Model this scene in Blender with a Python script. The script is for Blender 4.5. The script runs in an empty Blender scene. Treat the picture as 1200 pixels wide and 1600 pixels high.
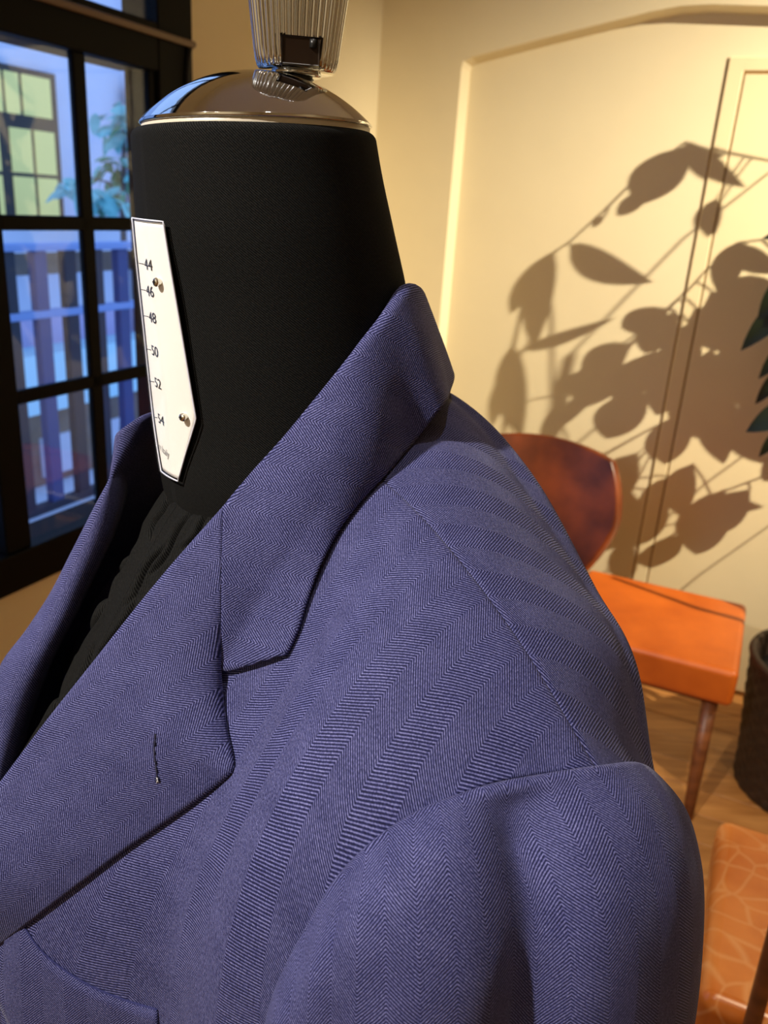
import bpy, bmesh, math, random
import numpy as np
from mathutils import Vector, Matrix
from mathutils.bvhtree import BVHTree
random.seed(7); np.random.seed(7)
SC = bpy.context.scene
COL = SC.collection

# ------------------------------------------------------------------ camera
FPX = 1290.0
_D = np.array([-236., 3468., 1290.]); _D /= np.linalg.norm(_D)
_R = np.array([1., 0, 0]) - _D[0]*_D; _R /= np.linalg.norm(_R)
_F = -np.cross(_D, _R)
CM = np.array([_R, _F, -_D])              # camera (right, down, forward) -> world
CAM = np.array([0, 0, 1.5])
cd = bpy.data.cameras.new('camera'); cam = bpy.data.objects.new('camera', cd); COL.objects.link(cam)
cd.sensor_fit = 'VERTICAL'; cd.sensor_height = 36.0; cd.sensor_width = 27.0
cd.lens = FPX/1600*36.0; cd.clip_start = 0.02; cd.clip_end = 200
cr = CM @ np.array([1, 0, 0]); cu = CM @ np.array([0, -1., 0]); cb = CM @ np.array([0, 0, -1.])
cam.matrix_world = Matrix(((cr[0], cu[0], cb[0], CAM[0]), (cr[1], cu[1], cb[1], CAM[1]), (cr[2], cu[2], cb[2], CAM[2]), (0, 0, 0, 1)))
cd.dof.use_dof = True; cd.dof.focus_distance = 0.40; cd.dof.aperture_fstop = cd.lens/2.3
SC.camera = cam

# ------------------------------------------------------------------ world, view
W = bpy.data.worlds.new('world'); SC.world = W; W.use_nodes = True
bg = W.node_tree.nodes['Background']; bg.inputs[0].default_value = (0.36, 0.55, 1.0, 1); bg.inputs[1].default_value = 1.5
SC.view_settings.view_transform = 'Standard'; SC.view_settings.look = 'None'
SC.view_settings.exposure = 0.0; SC.view_settings.gamma = 1.0; SC.view_settings.use_curve_mapping = False

# ------------------------------------------------------------------ room frame: s along the back wall, q along the window wall
A25 = math.radians(25)
EW = np.array([math.sin(A25), math.cos(A25), 0]); EE = np.array([math.cos(A25), -math.sin(A25), 0]); KO = np.array([-.041, 3.05, 0])
def RW(s, q, z): return KO + s*EE + q*EW + np.array([0, 0, z])
def ray(x, y): return CM @ np.array([(x-600)/FPX, (y-800)/FPX, 1.])
def room_at(x, y, ax, v):
    o = CAM-KO; o = np.array([o@EE, o@EW, CAM[2]]); r = ray(x, y); d = np.array([r@EE, r@EW, r[2]])
    return o + d*(v-o[ax])/d[ax]
ROOMROT = -A25

# ------------------------------------------------------------------ lights: ceiling spots of the shop, plus added fill lamps
def spot(name, pos, target, watts, size, blend, radius, color):
    ld = bpy.data.lights.new(name, 'SPOT'); ld.energy = watts; ld.spot_size = math.radians(size); ld.spot_blend = blend
    ld.shadow_soft_size = radius; ld.color = color
    o = bpy.data.objects.new(name, ld); COL.objects.link(o); o.location = pos
    o.rotation_euler = (Vector(target)-Vector(pos)).to_track_quat('-Z', 'Y').to_euler()
    return o
WALL_LIGHT = RW(2.95, -1.05, 2.65)
spot('spot_light_wall', WALL_LIGHT, RW(1.1, 0, 1.2), 680, 58, 1.0, 0.012, (1.0, 0.87, 0.63))
spot('spot_light_jacket', (-1.05, -0.30, 2.55), (-0.02, 0.44, 1.40), 205, 40, 0.9, 0.035, (1.0, 0.93, 0.84))
spot('fill_spot_shoulder', (0.05, 0.22, 2.92), (0.08, 0.42, 1.3), 24, 46, 0.8, 0.04, (1.0, 0.92, 0.82))  # added fill from above to lift the back of the shoulder
spot('fill_spot_room', RW(1.6, -4.6, 2.9), RW(1.2, -6.4, 1.2), 90, 110, 0.9, 0.08, (1.0, 0.93, 0.84))  # added, unseen: brightens the wall behind the camera for the cap's reflections
pd = bpy.data.lights.new('fill_point_light', 'POINT'); pd.energy = 14; pd.shadow_soft_size = .12; pd.color = (1.0, .90, .76)  # added lamp out of view, lightens the ceiling mirrored in the chrome
po = bpy.data.objects.new('fill_point_light', pd); COL.objects.link(po); po.location = RW(.75, -5.3, 2.3)
spot('fill_spot_side', RW(3.4, -2.6, 2.9), RW(4.4, -2.8, 1.2), 20, 110, 0.9, 0.08, (1.0, 0.85, 0.64))  # added out of view: brightens the right wall for ambient light
spot('spot_light_seat', RW(1.9, -1.75, 2.9), RW(1.56, -1.45, 0.4), 105, 44, 0.8, 0.05, (1.0, 0.78, 0.50))

# ------------------------------------------------------------------ materials
def new_mat(name):
    m = bpy.data.materials.new(name); m.use_nodes = True
    nt = m.node_tree; b = nt.nodes['Principled BSDF']
    return m, nt, b
def srgb(r, g, b):
    f = lambda c: (c/255/12.92) if c/255 <= .04045 else ((c/255+.055)/1.055)**2.4
    return (f(r), f(g), f(b), 1)
def plain(name, rgb, rough=.5, metal=0., noise=0., scale=20., bump=0., spec=.5):
    m, nt, b = new_mat(name)
    b.inputs['Base Color'].default_value = rgb; b.inputs['Roughness'].default_value = rough; b.inputs['Metallic'].default_value = metal
    b.inputs['Specular IOR Level'].default_value = spec
    if noise or bump:
        tc = nt.nodes.new('ShaderNodeTexCoord'); n = nt.nodes.new('ShaderNodeTexNoise'); n.inputs['Scale'].default_value = scale; n.inputs['Detail'].default_value = 6
        nt.links.new(tc.outputs['Object'], n.inputs['Vector'])
        if noise:
            r = nt.nodes.new('ShaderNodeValToRGB'); c = np.array(rgb[:3])
            r.color_ramp.elements[0].color = (*(c*(1-noise)), 1); r.color_ramp.elements[1].color = (*np.minimum(c*(1+noise), 1), 1)
            r.color_ramp.elements[0].position = .3; r.color_ramp.elements[1].position = .7
            nt.links.new(n.outputs[0], r.inputs[0]); nt.links.new(r.outputs[0], b.inputs['Base Color'])
        if bump:
            bn = nt.nodes.new('ShaderNodeBump'); bn.inputs['Strength'].default_value = bump; bn.inputs['Distance'].default_value = .005
            nt.links.new(n.outputs[0], bn.inputs['Height']); nt.links.new(bn.outputs[0], b.inputs['Normal'])
    return m
def mth(nt, op, a, b=None, c=None):
    n = nt.nodes.new('ShaderNodeMath'); n.operation = op
    for i, v in enumerate((a, b, c)):
        if v is None: continue
        if isinstance(v, (int, float)): n.inputs[i].default_value = v
        else: nt.links.new(v, n.inputs[i])
    return n.outputs[0]

def herringbone():
    m, nt, b = new_mat('navy herringbone wool')
    uv = nt.nodes.new('ShaderNodeUVMap'); sep = nt.nodes.new('ShaderNodeSeparateXYZ')
    wob = nt.nodes.new('ShaderNodeTexNoise'); wob.inputs['Scale'].default_value = 55; wob.inputs['Detail'].default_value = 2
    nt.links.new(uv.outputs[0], wob.inputs['Vector'])
    nt.links.new(uv.outputs[0], sep.inputs[0])
    BW, P = 0.0125, 0.0015
    u = mth(nt, 'ADD', sep.outputs[0], mth(nt, 'MULTIPLY', mth(nt, 'SUBTRACT', wob.outputs[0], .5), .0012)); v = sep.outputs[1]
    tri = mth(nt, 'PINGPONG', u, BW)
    ph = mth(nt, 'MULTIPLY', mth(nt, 'ADD', v, mth(nt, 'MULTIPLY', tri, 1.0)), 2*math.pi/P)
    line = mth(nt, 'MULTIPLY_ADD', mth(nt, 'SINE', ph), .5, .5)
    # crossing yarns make each twill rib a row of beads
    bead = mth(nt, 'MULTIPLY_ADD', mth(nt, 'SINE', mth(nt, 'MULTIPLY', u, 2*math.pi/0.00085)), .5, .5)
    fine = nt.nodes.new('ShaderNodeTexNoise'); fine.inputs['Scale'].default_value = 1100; fine.inputs['Detail'].default_value = 2
    nt.links.new(uv.outputs[0], fine.inputs['Vector'])
    mel = nt.nodes.new('ShaderNodeTexNoise'); mel.inputs['Scale'].default_value = 70; mel.inputs['Detail'].default_value = 5
    nt.links.new(uv.outputs[0], mel.inputs['Vector'])
    val = mth(nt, 'ADD', mth(nt, 'MULTIPLY', line, .72), mth(nt, 'MULTIPLY', bead, .06))
    val = mth(nt, 'ADD', val, mth(nt, 'MULTIPLY', mth(nt, 'SUBTRACT', fine.outputs[0], .5), .9))
    val = mth(nt, 'ADD', val, mth(nt, 'MULTIPLY', mth(nt, 'SUBTRACT', mel.outputs[0], .5), .22))
    # alternate bands take the light a little differently, as the yarn turns
    band = mth(nt, 'GREATER_THAN', mth(nt, 'PINGPONG', mth(nt, 'ADD', u, 100*BW), BW*1.0), BW*.5)
    r = nt.nodes.new('ShaderNodeValToRGB'); el = r.color_ramp.elements
    el[0].position = .02; el[0].color = srgb(9, 12, 46); el[1].position = .98; el[1].color = srgb(126, 127, 178)
    e = el.new(.45); e.color = srgb(44, 47, 97)
    nt.links.new(val, r.inputs[0]); nt.links.new(r.outputs[0], b.inputs['Base Color'])
    b.inputs['Roughness'].default_value = .78; b.inputs['Specular IOR Level'].default_value = .25
    b.inputs['Sheen Weight'].default_value = .12; b.inputs['Sheen Roughness'].default_value = .4; b.inputs['Sheen Tint'].default_value = (.75, .75, 1, 1)
    bn = nt.nodes.new('ShaderNodeBump'); bn.inputs['Strength'].default_value = .5; bn.inputs['Distance'].default_value = .0004
    nt.links.new(val, bn.inputs['Height']); nt.links.new(bn.outputs[0], b.inputs['Normal'])
    return m
def black_twill():
    m, nt, b = new_mat('black twill cotton')
    uv = nt.nodes.new('ShaderNodeUVMap'); sep = nt.nodes.new('ShaderNodeSeparateXYZ'); nt.links.new(uv.outputs[0], sep.inputs[0])
    ph = mth(nt, 'MULTIPLY', mth(nt, 'ADD', sep.outputs[0], mth(nt, 'MULTIPLY', sep.outputs[1], 1.2)), 2*math.pi/.0016)
    line = mth(nt, 'MULTIPLY_ADD', mth(nt, 'SINE', ph), .5, .5)
    fine = nt.nodes.new('ShaderNodeTexNoise'); fine.inputs['Scale'].default_value = 900; nt.links.new(uv.outputs[0], fine.inputs['Vector'])
    val = mth(nt, 'ADD', mth(nt, 'MULTIPLY', line, .5), mth(nt, 'MULTIPLY', fine.outputs[0], .6))
    r = nt.nodes.new('ShaderNodeValToRGB'); el = r.color_ramp.elements
    el[0].position = .35; el[0].color = srgb(1, 1, 1); el[1].position = .95; el[1].color = srgb(36, 36, 35)
    nt.links.new(val, r.inputs[0]); nt.links.new(r.outputs[0], b.inputs['Base Color'])
    b.inputs['Roughness'].default_value = .9; b.inputs['Specular IOR Level'].default_value = .1
    bn = nt.nodes.new('ShaderNodeBump'); bn.inputs['Strength'].default_value = .35; bn.inputs['Distance'].default_value = .0004
    nt.links.new(val, bn.inputs['Height']); nt.links.new(bn.outputs[0], b.inputs['Normal'])
    return m
def leather(name, dark, mid, light, rough, veins=0.):
    m, nt, b = new_mat(name)
    tc = nt.nodes.new('ShaderNodeTexCoord'); n = nt.nodes.new('ShaderNodeTexNoise'); n.inputs['Scale'].default_value = 9; n.inputs['Detail'].default_value = 5
    nt.links.new(tc.outputs['Object'], n.inputs['Vector'])
    r = nt.nodes.new('ShaderNodeValToRGB'); el = r.color_ramp.elements
    el[0].position = .3; el[0].color = dark; el[1].position = .72; el[1].color = mid
    nt.links.new(n.outputs[0], r.inputs[0]); out = r.outputs[0]
    if veins:
        vo = nt.nodes.new('ShaderNodeTexVoronoi'); vo.feature = 'DISTANCE_TO_EDGE'; vo.inputs['Scale'].default_value = 17
        wv = nt.nodes.new('ShaderNodeTexNoise'); wv.inputs['Scale'].default_value = 7; nt.links.new(tc.outputs['Object'], wv.inputs['Vector'])
        ad = nt.nodes.new('ShaderNodeMixRGB'); ad.blend_type = 'ADD'; ad.inputs[0].default_value = .12
        nt.links.new(tc.outputs['Object'], ad.inputs[1]); wv.inputs['Detail'].default_value = 0; nt.links.new(wv.outputs['Color'], ad.inputs[2]); nt.links.new(ad.outputs[0], vo.inputs['Vector'])
        mr = nt.nodes.new('ShaderNodeMapRange'); mr.inputs[1].default_value = 0; mr.inputs[2].default_value = .07; mr.inputs[3].default_value = veins; mr.inputs[4].default_value = 0
        nt.links.new(vo.outputs['Distance'], mr.inputs[0])
        mx = nt.nodes.new('ShaderNodeMixRGB'); mx.inputs[2].default_value = light; nt.links.new(mr.outputs[0], mx.inputs[0]); nt.links.new(out, mx.inputs[1]); out = mx.outputs[0]
    nt.links.new(out, b.inputs['Base Color']); b.inputs['Roughness'].default_value = rough
    bn = nt.nodes.new('ShaderNodeBump'); bn.inputs['Strength'].default_value = .15; nt.links.new(n.outputs[0], bn.inputs['Height']); nt.links.new(bn.outputs[0], b.inputs['Normal'])
    return m
def wood(name, c1, c2, rough=.45, sc=6.):
    m, nt, b = new_mat(name)
    tc = nt.nodes.new('ShaderNodeTexCoord'); mp = nt.nodes.new('ShaderNodeMapping'); mp.inputs['Scale'].default_value = (1, 9, 9)
    oi = nt.nodes.new('ShaderNodeObjectInfo')
    n = nt.nodes.new('ShaderNodeTexNoise'); n.noise_dimensions = '4D'; n.inputs['Scale'].default_value = sc; n.inputs['Detail'].default_value = 6
    nt.links.new(tc.outputs['Object'], mp.inputs[0]); nt.links.new(mp.outputs[0], n.inputs['Vector']); nt.links.new(mth(nt, 'MULTIPLY', oi.outputs['Random'], 20.), n.inputs['W'])
    r = nt.nodes.new('ShaderNodeValToRGB'); r.color_ramp.elements[0].position = .3; r.color_ramp.elements[1].position = .7
    r.color_ramp.elements[0].color = c1; r.color_ramp.elements[1].color = c2
    nt.links.new(n.outputs[0], r.inputs[0])
    hv = nt.nodes.new('ShaderNodeHueSaturation'); nt.links.new(r.outputs[0], hv.inputs['Color']); nt.links.new(mth(nt, 'MULTIPLY_ADD', oi.outputs['Random'], .35, .82), hv.inputs['Value'])
    nt.links.new(hv.outputs[0], b.inputs['Base Color']); b.inputs['Roughness'].default_value = rough
    return m
def glass_mat(name, tint=(1, 1, 1, 1), gl=.06):
    m, nt, b = new_mat(name); nt.nodes.remove(b)
    t = nt.nodes.new('ShaderNodeBsdfTransparent'); t.inputs[0].default_value = tint
    g = nt.nodes.new('ShaderNodeBsdfGlossy'); g.inputs['Roughness'].default_value = .03
    mx = nt.nodes.new('ShaderNodeMixShader'); mx.inputs[0].default_value = gl
    nt.links.new(t.outputs[0], mx.inputs[1]); nt.links.new(g.outputs[0], mx.inputs[2]); nt.links.new(mx.outputs[0], nt.nodes['Material Output'].inputs[0])
    return m
def emit(name, rgb, k):
    m, nt, b = new_mat(name); b.inputs['Base Color'].default_value = rgb; b.inputs['Emission Color'].default_value = rgb; b.inputs['Emission Strength'].default_value = k
    return m
M = dict(
    wool=herringbone(), twill=black_twill(),
    lining=plain('navy lining', srgb(40, 40, 70), .7),
    thread=plain('dark navy thread', srgb(22, 22, 48), .7), thread_pale=plain('pale cotton thread', srgb(205, 205, 205), .7),
    chrome=plain('polished chrome', (.60, .615, .63, 1), .06, 1., bump=.02, scale=60), steel=plain('plate in dark reflection brown', srgb(24, 13, 6), .3, spec=.3),  # the locking plate's dark reflection is put into its brown base colour
    bolt=plain('black bolt', (.015, .015, .015, 1), .4, .4), band=plain('cream band', srgb(196, 188, 170), .35),
    paper=plain('white card', srgb(244, 242, 236), .6), ink=plain('black ink', srgb(45, 45, 48), .6), inkgrey=plain('grey ink', srgb(150, 150, 150), .6),
    acrylic=glass_mat('clear acrylic', (1, 1, 1, 1), .05), acredge=plain('acrylic edge', srgb(205, 208, 222), .12),
    nickel=plain('nickel screw', (.7, .68, .6, 1), .2, 1.),
    plaster=plain('cream plaster', srgb(233, 220, 186), .85, noise=.02, scale=5, bump=.05), ceil=plain('cream ceiling', srgb(232, 226, 212), .9, noise=.01),
    doorp=plain('cream door paint', srgb(234, 218, 178), .7, noise=.02, scale=6), groove=plain('shadow gap brown', srgb(150, 112, 60), .9),
    blackpaint=plain('black steel paint', (.0006, .0007, .0009, 1), .6, spec=.12), conduit=plain('brown conduit', srgb(116, 98, 84), .6), cable=plain('black cable', srgb(30, 30, 30), .6),
    pane=glass_mat('window glass', (.93, .97, 1, 1), .04),
    floorwood=wood('oak floor', srgb(164, 108, 54), srgb(206, 148, 84), .45), legwood=wood('walnut wood', srgb(94, 52, 28), srgb(140, 84, 46), .4),
    orange=leather('tan orange leather', srgb(182, 84, 20), srgb(208, 104, 30), srgb(240, 150, 70), .38),
    brown=leather('brown leather', srgb(74, 32, 13), srgb(128, 60, 25), srgb(170, 90, 45), .3),
    tan=leather('cracked tan leather', srgb(196, 104, 34), srgb(224, 138, 62), srgb(240, 184, 122), .26, .42),
    wicker=plain('dark wicker', srgb(46, 30, 18), .6, noise=.4, scale=60), soil=plain('dark soil', srgb(35, 26, 18), .95, noise=.4, scale=40, bump=.8),
    leaf=plain('dark green leaf', srgb(30, 42, 24), .4, noise=.3, scale=12), stem=plain('plant stem', srgb(70, 62, 36), .7),
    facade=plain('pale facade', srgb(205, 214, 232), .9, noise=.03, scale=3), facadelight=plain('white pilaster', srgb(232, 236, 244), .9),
    darkframe=plain('dark window paint', srgb(46, 44, 44), .6), litpane=emit('lit window pane', srgb(208, 205, 128), .36),
    railblue=plain('blue grey railing paint', srgb(128, 158, 212), .6), railmid=plain('mid blue railing', srgb(48, 68, 122), .6), raildark=plain('dark railing', srgb(24, 30, 48), .6),
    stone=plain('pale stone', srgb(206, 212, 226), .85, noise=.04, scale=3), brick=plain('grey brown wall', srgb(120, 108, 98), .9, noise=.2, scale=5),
    cyan=plain('pale green leaf', srgb(120, 205, 205), .5, noise=.2, scale=5), green=plain('green leaf', srgb(70, 150, 110), .5, noise=.3, scale=5), bark=plain('grey bark', srgb(88, 86, 92), .9, noise=.2),
    water=plain('bright terrace', srgb(190, 235, 245), .6), lilac=plain('lilac render', srgb(190, 180, 215), .9),
)

# ------------------------------------------------------------------ mesh helpers
def link(name, me, mat=None, parent=None):
    o = bpy.data.objects.new(name, me); COL.objects.link(o)
    if mat is not None: me.materials.append(mat)
    if parent is not None: o.parent = parent
    return o
def tag(o, label=None, cat=None, group=None, kind=None):
    if label: o['label'] = label
    if cat: o['category'] = cat
    if group: o['group'] = group
    if kind: o['kind'] = kind
    return o
def empty(name, loc=(0, 0, 0)):
    o = bpy.data.objects.new(name, None); COL.objects.link(o); o.location = [float(c) for c in loc]; o.empty_display_size = .05
    return o
def local(parent, P):
    P = np.asarray(P, float)
    return P if parent is None else P - ABS(parent)
def ABS(o):
    p = np.zeros(3)
    while o is not None: p = p + np.array(o.location); o = o.parent
    return p
def mesh(name, V, Fc, mat, parent=None, uv=None, smooth=True):
    V = local(parent, V)
    me = bpy.data.meshes.new(name); me.from_pydata([tuple(map(float, v)) for v in V], [], [tuple(int(i) for i in f) for f in Fc]); me.update()
    if uv is not None:
        ul = me.uv_layers.new(name='UVMap'); idx = np.empty(len(me.loops), np.int32); me.loops.foreach_get('vertex_index', idx)
        ul.data.foreach_set('uv', np.asarray(uv, np.float32)[idx].ravel())
    if smooth: me.polygons.foreach_set('use_smooth', [True]*len(me.polygons))
    return link(name, me, mat, parent)
def gfaces(n, m, closed=False):
    mm = m if closed else m-1
    return [(i*m+j, i*m+(j+1) % m, (i+1)*m+(j+1) % m, (i+1)*m+j) for i in range(n-1) for j in range(mm)]
def gmesh(name, G, mat, parent=None, uv=None, closed=False, flip=False, thick=0., off=-1.):
    n, m = G.shape[:2]; Fc = gfaces(n, m, closed)
    if flip: Fc = [f[::-1] for f in Fc]
    o = mesh(name, G.reshape(-1, 3), Fc, mat, parent, None if uv is None else uv.reshape(-1, 2))
    if thick:
        md = o.modifiers.new('thickness', 'SOLIDIFY'); md.thickness = thick; md.offset = off
    return o
def boxmesh(name, c, half, mat, parent=None, ax=None, bevel=0., seg=2, taper=None):
    ax = np.array(ax if ax is not None else [EE, EW, [0, 0, 1.]], float)
    bm = bmesh.new(); bmesh.ops.create_cube(bm, size=2)
    for v in bm.verts:
        p = np.array(v.co)*np.array(half, float)
        if taper and v.co.z < 0: p[0] *= taper; p[1] *= taper
        v.co = ax.T @ p
    if bevel: bmesh.ops.bevel(bm, geom=list(bm.edges), offset=bevel, segments=seg, profile=.5, affect='EDGES')
    bmesh.ops.recalc_face_normals(bm, faces=bm.faces)
    c = np.array(c, float)
    me = bpy.data.meshes.new(name); bm.to_mesh(me); bm.free()
    if bevel and seg > 1: me.polygons.foreach_set('use_smooth', [True]*len(me.polygons))
    o = link(name, me, mat, parent)
    if bevel and seg > 1: wn = o.modifiers.new('normals', 'WEIGHTED_NORMAL'); wn.keep_sharp = True
    o.location = [float(x) for x in local(parent, c)]
    return o
def rbox(name, s0, s1, q0, q1, z0, z1, mat, parent=None, bevel=0., seg=2):
    return boxmesh(name, RW((s0+s1)/2, (q0+q1)/2, (z0+z1)/2), (abs(s1-s0)/2, abs(q1-q0)/2, abs(z1-z0)/2), mat, parent, None, bevel, seg)
def tube(name, pts, rad, mat, parent=None, n=8):
    pts = np.asarray(pts, float); rad = np.broadcast_to(rad, (len(pts),)); rows = []
    for i, p in enumerate(pts):
        t = pts[min(i+1, len(pts)-1)]-pts[max(i-1, 0)]; t /= np.linalg.norm(t)
        a = np.cross(t, [0, 0, 1.]) if abs(t[2]) < .9 else np.cross(t, [1., 0, 0]); a /= np.linalg.norm(a); b = np.cross(t, a)
        rows.append([p+rad[i]*(a*math.cos(k*2*math.pi/n)+b*math.sin(k*2*math.pi/n)) for k in range(n)])
    G = np.array(rows); V = G.reshape(-1, 3); Fc = gfaces(len(pts), n, True)
    Fc = [f[::-1] for f in Fc]+[tuple(range(n)), tuple(range((len(pts)-1)*n, len(pts)*n))[::-1]]
    return mesh(name, V, Fc, mat, parent)
def lathe(name, prof, c, mat, parent=None, n=48, rfun=None, cap=True):
    rows = []
    for (r, z) in prof:
        rows.append([np.array(c)+np.array([r*(rfun(k/n, z) if rfun else 1)*math.cos(2*math.pi*k/n), r*(rfun(k/n, z) if rfun else 1)*math.sin(2*math.pi*k/n), z]) for k in range(n)])
    G = np.array(rows); Fc = gfaces(len(prof), n, True)
    if cap: Fc = Fc+[tuple(range(n))[::-1], tuple(range((len(prof)-1)*n, len(prof)*n))]
    return mesh(name, G.reshape(-1, 3), Fc, mat, parent)

# ================================================================== ROOM SHELL
ZC = 3.0
def struct(o): o['kind'] = 'structure'; return o
fl = struct(rbox('floor', -.2, 4.5, -6.5, .2, -.12, -.02, M['floorwood']))
PW = .115
for i in range(22):                       # boards run along the back wall
    q1 = -.002 - i*PW; x = -.0 - (i*.53 % 1.1)
    while x < 3.4:
        a, b_ = max(x, 0.0), min(x+1.1, 3.4)
        if b_-a > .02: rbox('plank', a+.001, b_-.001, q1-PW+.001, q1-.001, -.021, 0, M['floorwood'], fl, .0012, 1)
        x += 1.1
struct(rbox('ceiling', -.2, 4.5, -6.5, .2, ZC, ZC+.1, M['ceil']))
struct(rbox('wall_right', 4.4, 4.6, -6.5, .2, -.02, ZC, M['plaster']))
struct(rbox('wall_front', -.2, 4.4, -6.7, -6.5, -.02, ZC, M['plaster']))
# window wall, with the opening for the window
wl = struct(empty('wall_left', RW(0, 0, 0)))
WQ0, WQ1, WZ0, WZ1 = -2.62, -1.005, .69, 2.55
rbox('wall_pier', -.16, 0, WQ1, .2, -.02, ZC, M['plaster'], wl)
rbox('wall_pier', -.16, 0, -6.5, WQ0, -.02, ZC, M['plaster'], wl)
rbox('wall_apron', -.16, 0, WQ0, WQ1, -.02, WZ0, M['plaster'], wl)
rbox('wall_lintel', -.16, 0, WQ0, WQ1, WZ1, ZC, M['plaster'], wl)
# back wall with the arched shallow niche: a ring of front face, soft chamfer and recessed back
wb = struct(empty('wall_back', RW(0, 0, 0)))
arch = []
NS0, NS1, NDEP = .285, 2.6, .06
for z in (0., .4, .8, 1.2, 1.6, 1.86): arch.append((NS0, z))
arch += [(NS0, 1.92), (NS0+.006, 1.940), (NS0+.03, 1.950), (.5, 1.991), (.7, 2.033), (.84, 2.062), (.92, 2.074), (1.0, 2.076), (1.2, 2.066), (1.4, 2.055), (1.6, 2.045), (1.8, 2.035), (2.1, 2.02), (NS1, 2.0), (NS1, 0)]
N_ = len(arch)
ins = []
for i, (s, z) in enumerate(arch):
    p0 = np.array(arch[max(i-1, 0)]); p1 = np.array(arch[min(i+1, N_-1)]); t = (p1-p0)/np.linalg.norm(p1-p0); nrm = np.array([t[1], -t[0]])
    ins.append((s+nrm[0]*.010, max(0., z+nrm[1]*.010)))
outer = []
for i, (s, z) in enumerate(arch):
    if i < 6: outer.append((-.2, z))
    elif i < N_-2: outer.append((-.2+(i-5)/(N_-8)*4.6 if i < N_-3 else 4.4, ZC))
    else: outer.append((4.4, z))
V = [RW(s, 0, z) for s, z in outer]+[RW(s, 0, z) for s, z in arch]+[RW(s, .006, z) for s, z in [((a[0]*.75+b[0]*.25), (a[1]*.75+b[1]*.25)) for a, b in zip(arch, ins)]]+[RW(s, NDEP, z) for s, z in ins]
Fc = []
for r in range(3):
    for i in range(N_-1): Fc.append((r*N_+i, r*N_+i+1, (r+1)*N_+i+1, (r+1)*N_+i))
Fc.append(tuple(3*N_+i for i in range(N_)))
o = mesh('wall_face', V, Fc, M['plaster'], wb, smooth=False)
rbox('wall_core', -.2, 4.4, .075, .2, -.02, ZC, M['plaster'], wb)
struct(rbox('baseboard_back', NS0+.06, 1.06, .02, NDEP+.01, 0, .09, M['doorp'], None, .004))
# flush door in the niche: casing, leaf and the thin gaps between
dr = struct(empty('door_1', RW(1.6, NDEP, 0)))
def front_box(name, s0, s1, z0, z1, q, mat): return rbox(name, s0, s1, q, NDEP+.01, z0, z1, mat, dr, .002, 1)
front_box('shadow_gap', 1.064, 1.073, 0, 1.955, NDEP-.0005, M['groove'])
front_box('door_casing', 1.073, 1.117, 0, 1.955, NDEP-.006, M['doorp'])
front_box('shadow_gap', 1.117, 1.122, 0, 1.92, NDEP-.004, M['groove'])
front_box('shadow_gap', 1.112, 2.0, 1.912, 1.920, NDEP-.004, M['groove'])
front_box('door_leaf', 1.122, 1.98, 0, 1.912, NDEP-.006, M['doorp'])
front_box('door_casing', 1.112, 2.0, 1.92, 1.955, NDEP-.006, M['doorp'])

# ================================================================== WINDOW
win = struct(empty('window_1', RW(-.06, -1.6, WZ0)))
WS0, WS1 = -.024, .0
def wbar(name, q0, q1, z0, z1, s0=WS0, s1=WS1, mat=None, par=None): return rbox(name, s0, s1, q0, q1, z0, z1, mat or M['blackpaint'], par or win, .003, 1)
wbar('frame_sill', WQ0, WQ1, WZ0, .775, -.1, .012)
wbar('frame_jamb', -1.125, WQ1, .775, 2.55, -.09, .010)
wbar('frame_jamb', WQ0, WQ0+.08, .775, 2.55)
wbar('frame_head', WQ0+.08, -1.125, 2.48, 2.55)
wbar('transom_bar', WQ0+.08, -1.125, 1.742, 1.835, -.10, .010)
wbar('mullion', -1.64, -1.575, .775, 1.742, -.04, .004)
wbar('casement_stile', -1.148, -1.125, .775, 1.742)
for q in (-1.352, -2.10):
    wbar('muntin', q-.0175, q+.0175, .775, 1.742, -.016, .0)
for zz in (1.424, 1.092):
    wbar('muntin', -1.575, -1.148, zz-.014, zz+.014, -.014, .0)
    wbar('muntin', WQ0+.08, -1.64, zz-.014, zz+.014, -.014, .0)
wbar('muntin', -1.37, -1.335, 1.835, 2.48, -.016, .0); wbar('muntin', -2.0, -1.965, 1.835, 2.48, -.016, .0)
zs = [(.775, 1.078), (1.106, 1.41), (1.438, 1.742)]
for q0, q1 in ((-1.575, -1.37), (-1.334, -1.148), (-2.54, -2.118), (-2.082, -1.64)):
    for z0, z1 in zs: rbox('pane', -.011, -.008, q0, q1, z0, z1, M['pane'], win)
for q0, q1 in ((-2.54, -2.0), (-1.965, -1.37), (-1.335, -1.125)): rbox('pane', -.011, -.008, q0, q1, 1.835, 2.48, M['pane'], win)
tube('conduit', [RW(.018, q, 1.812) for q in np.linspace(WQ0, -1.012, 6)], .0075, M['conduit'], win)
tube('cable', [RW(.016, -1.02-.012*math.sin(t*3), 1.81-t*.14) for t in np.linspace(0, 1, 8)], .005, M['cable'], win)

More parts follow.
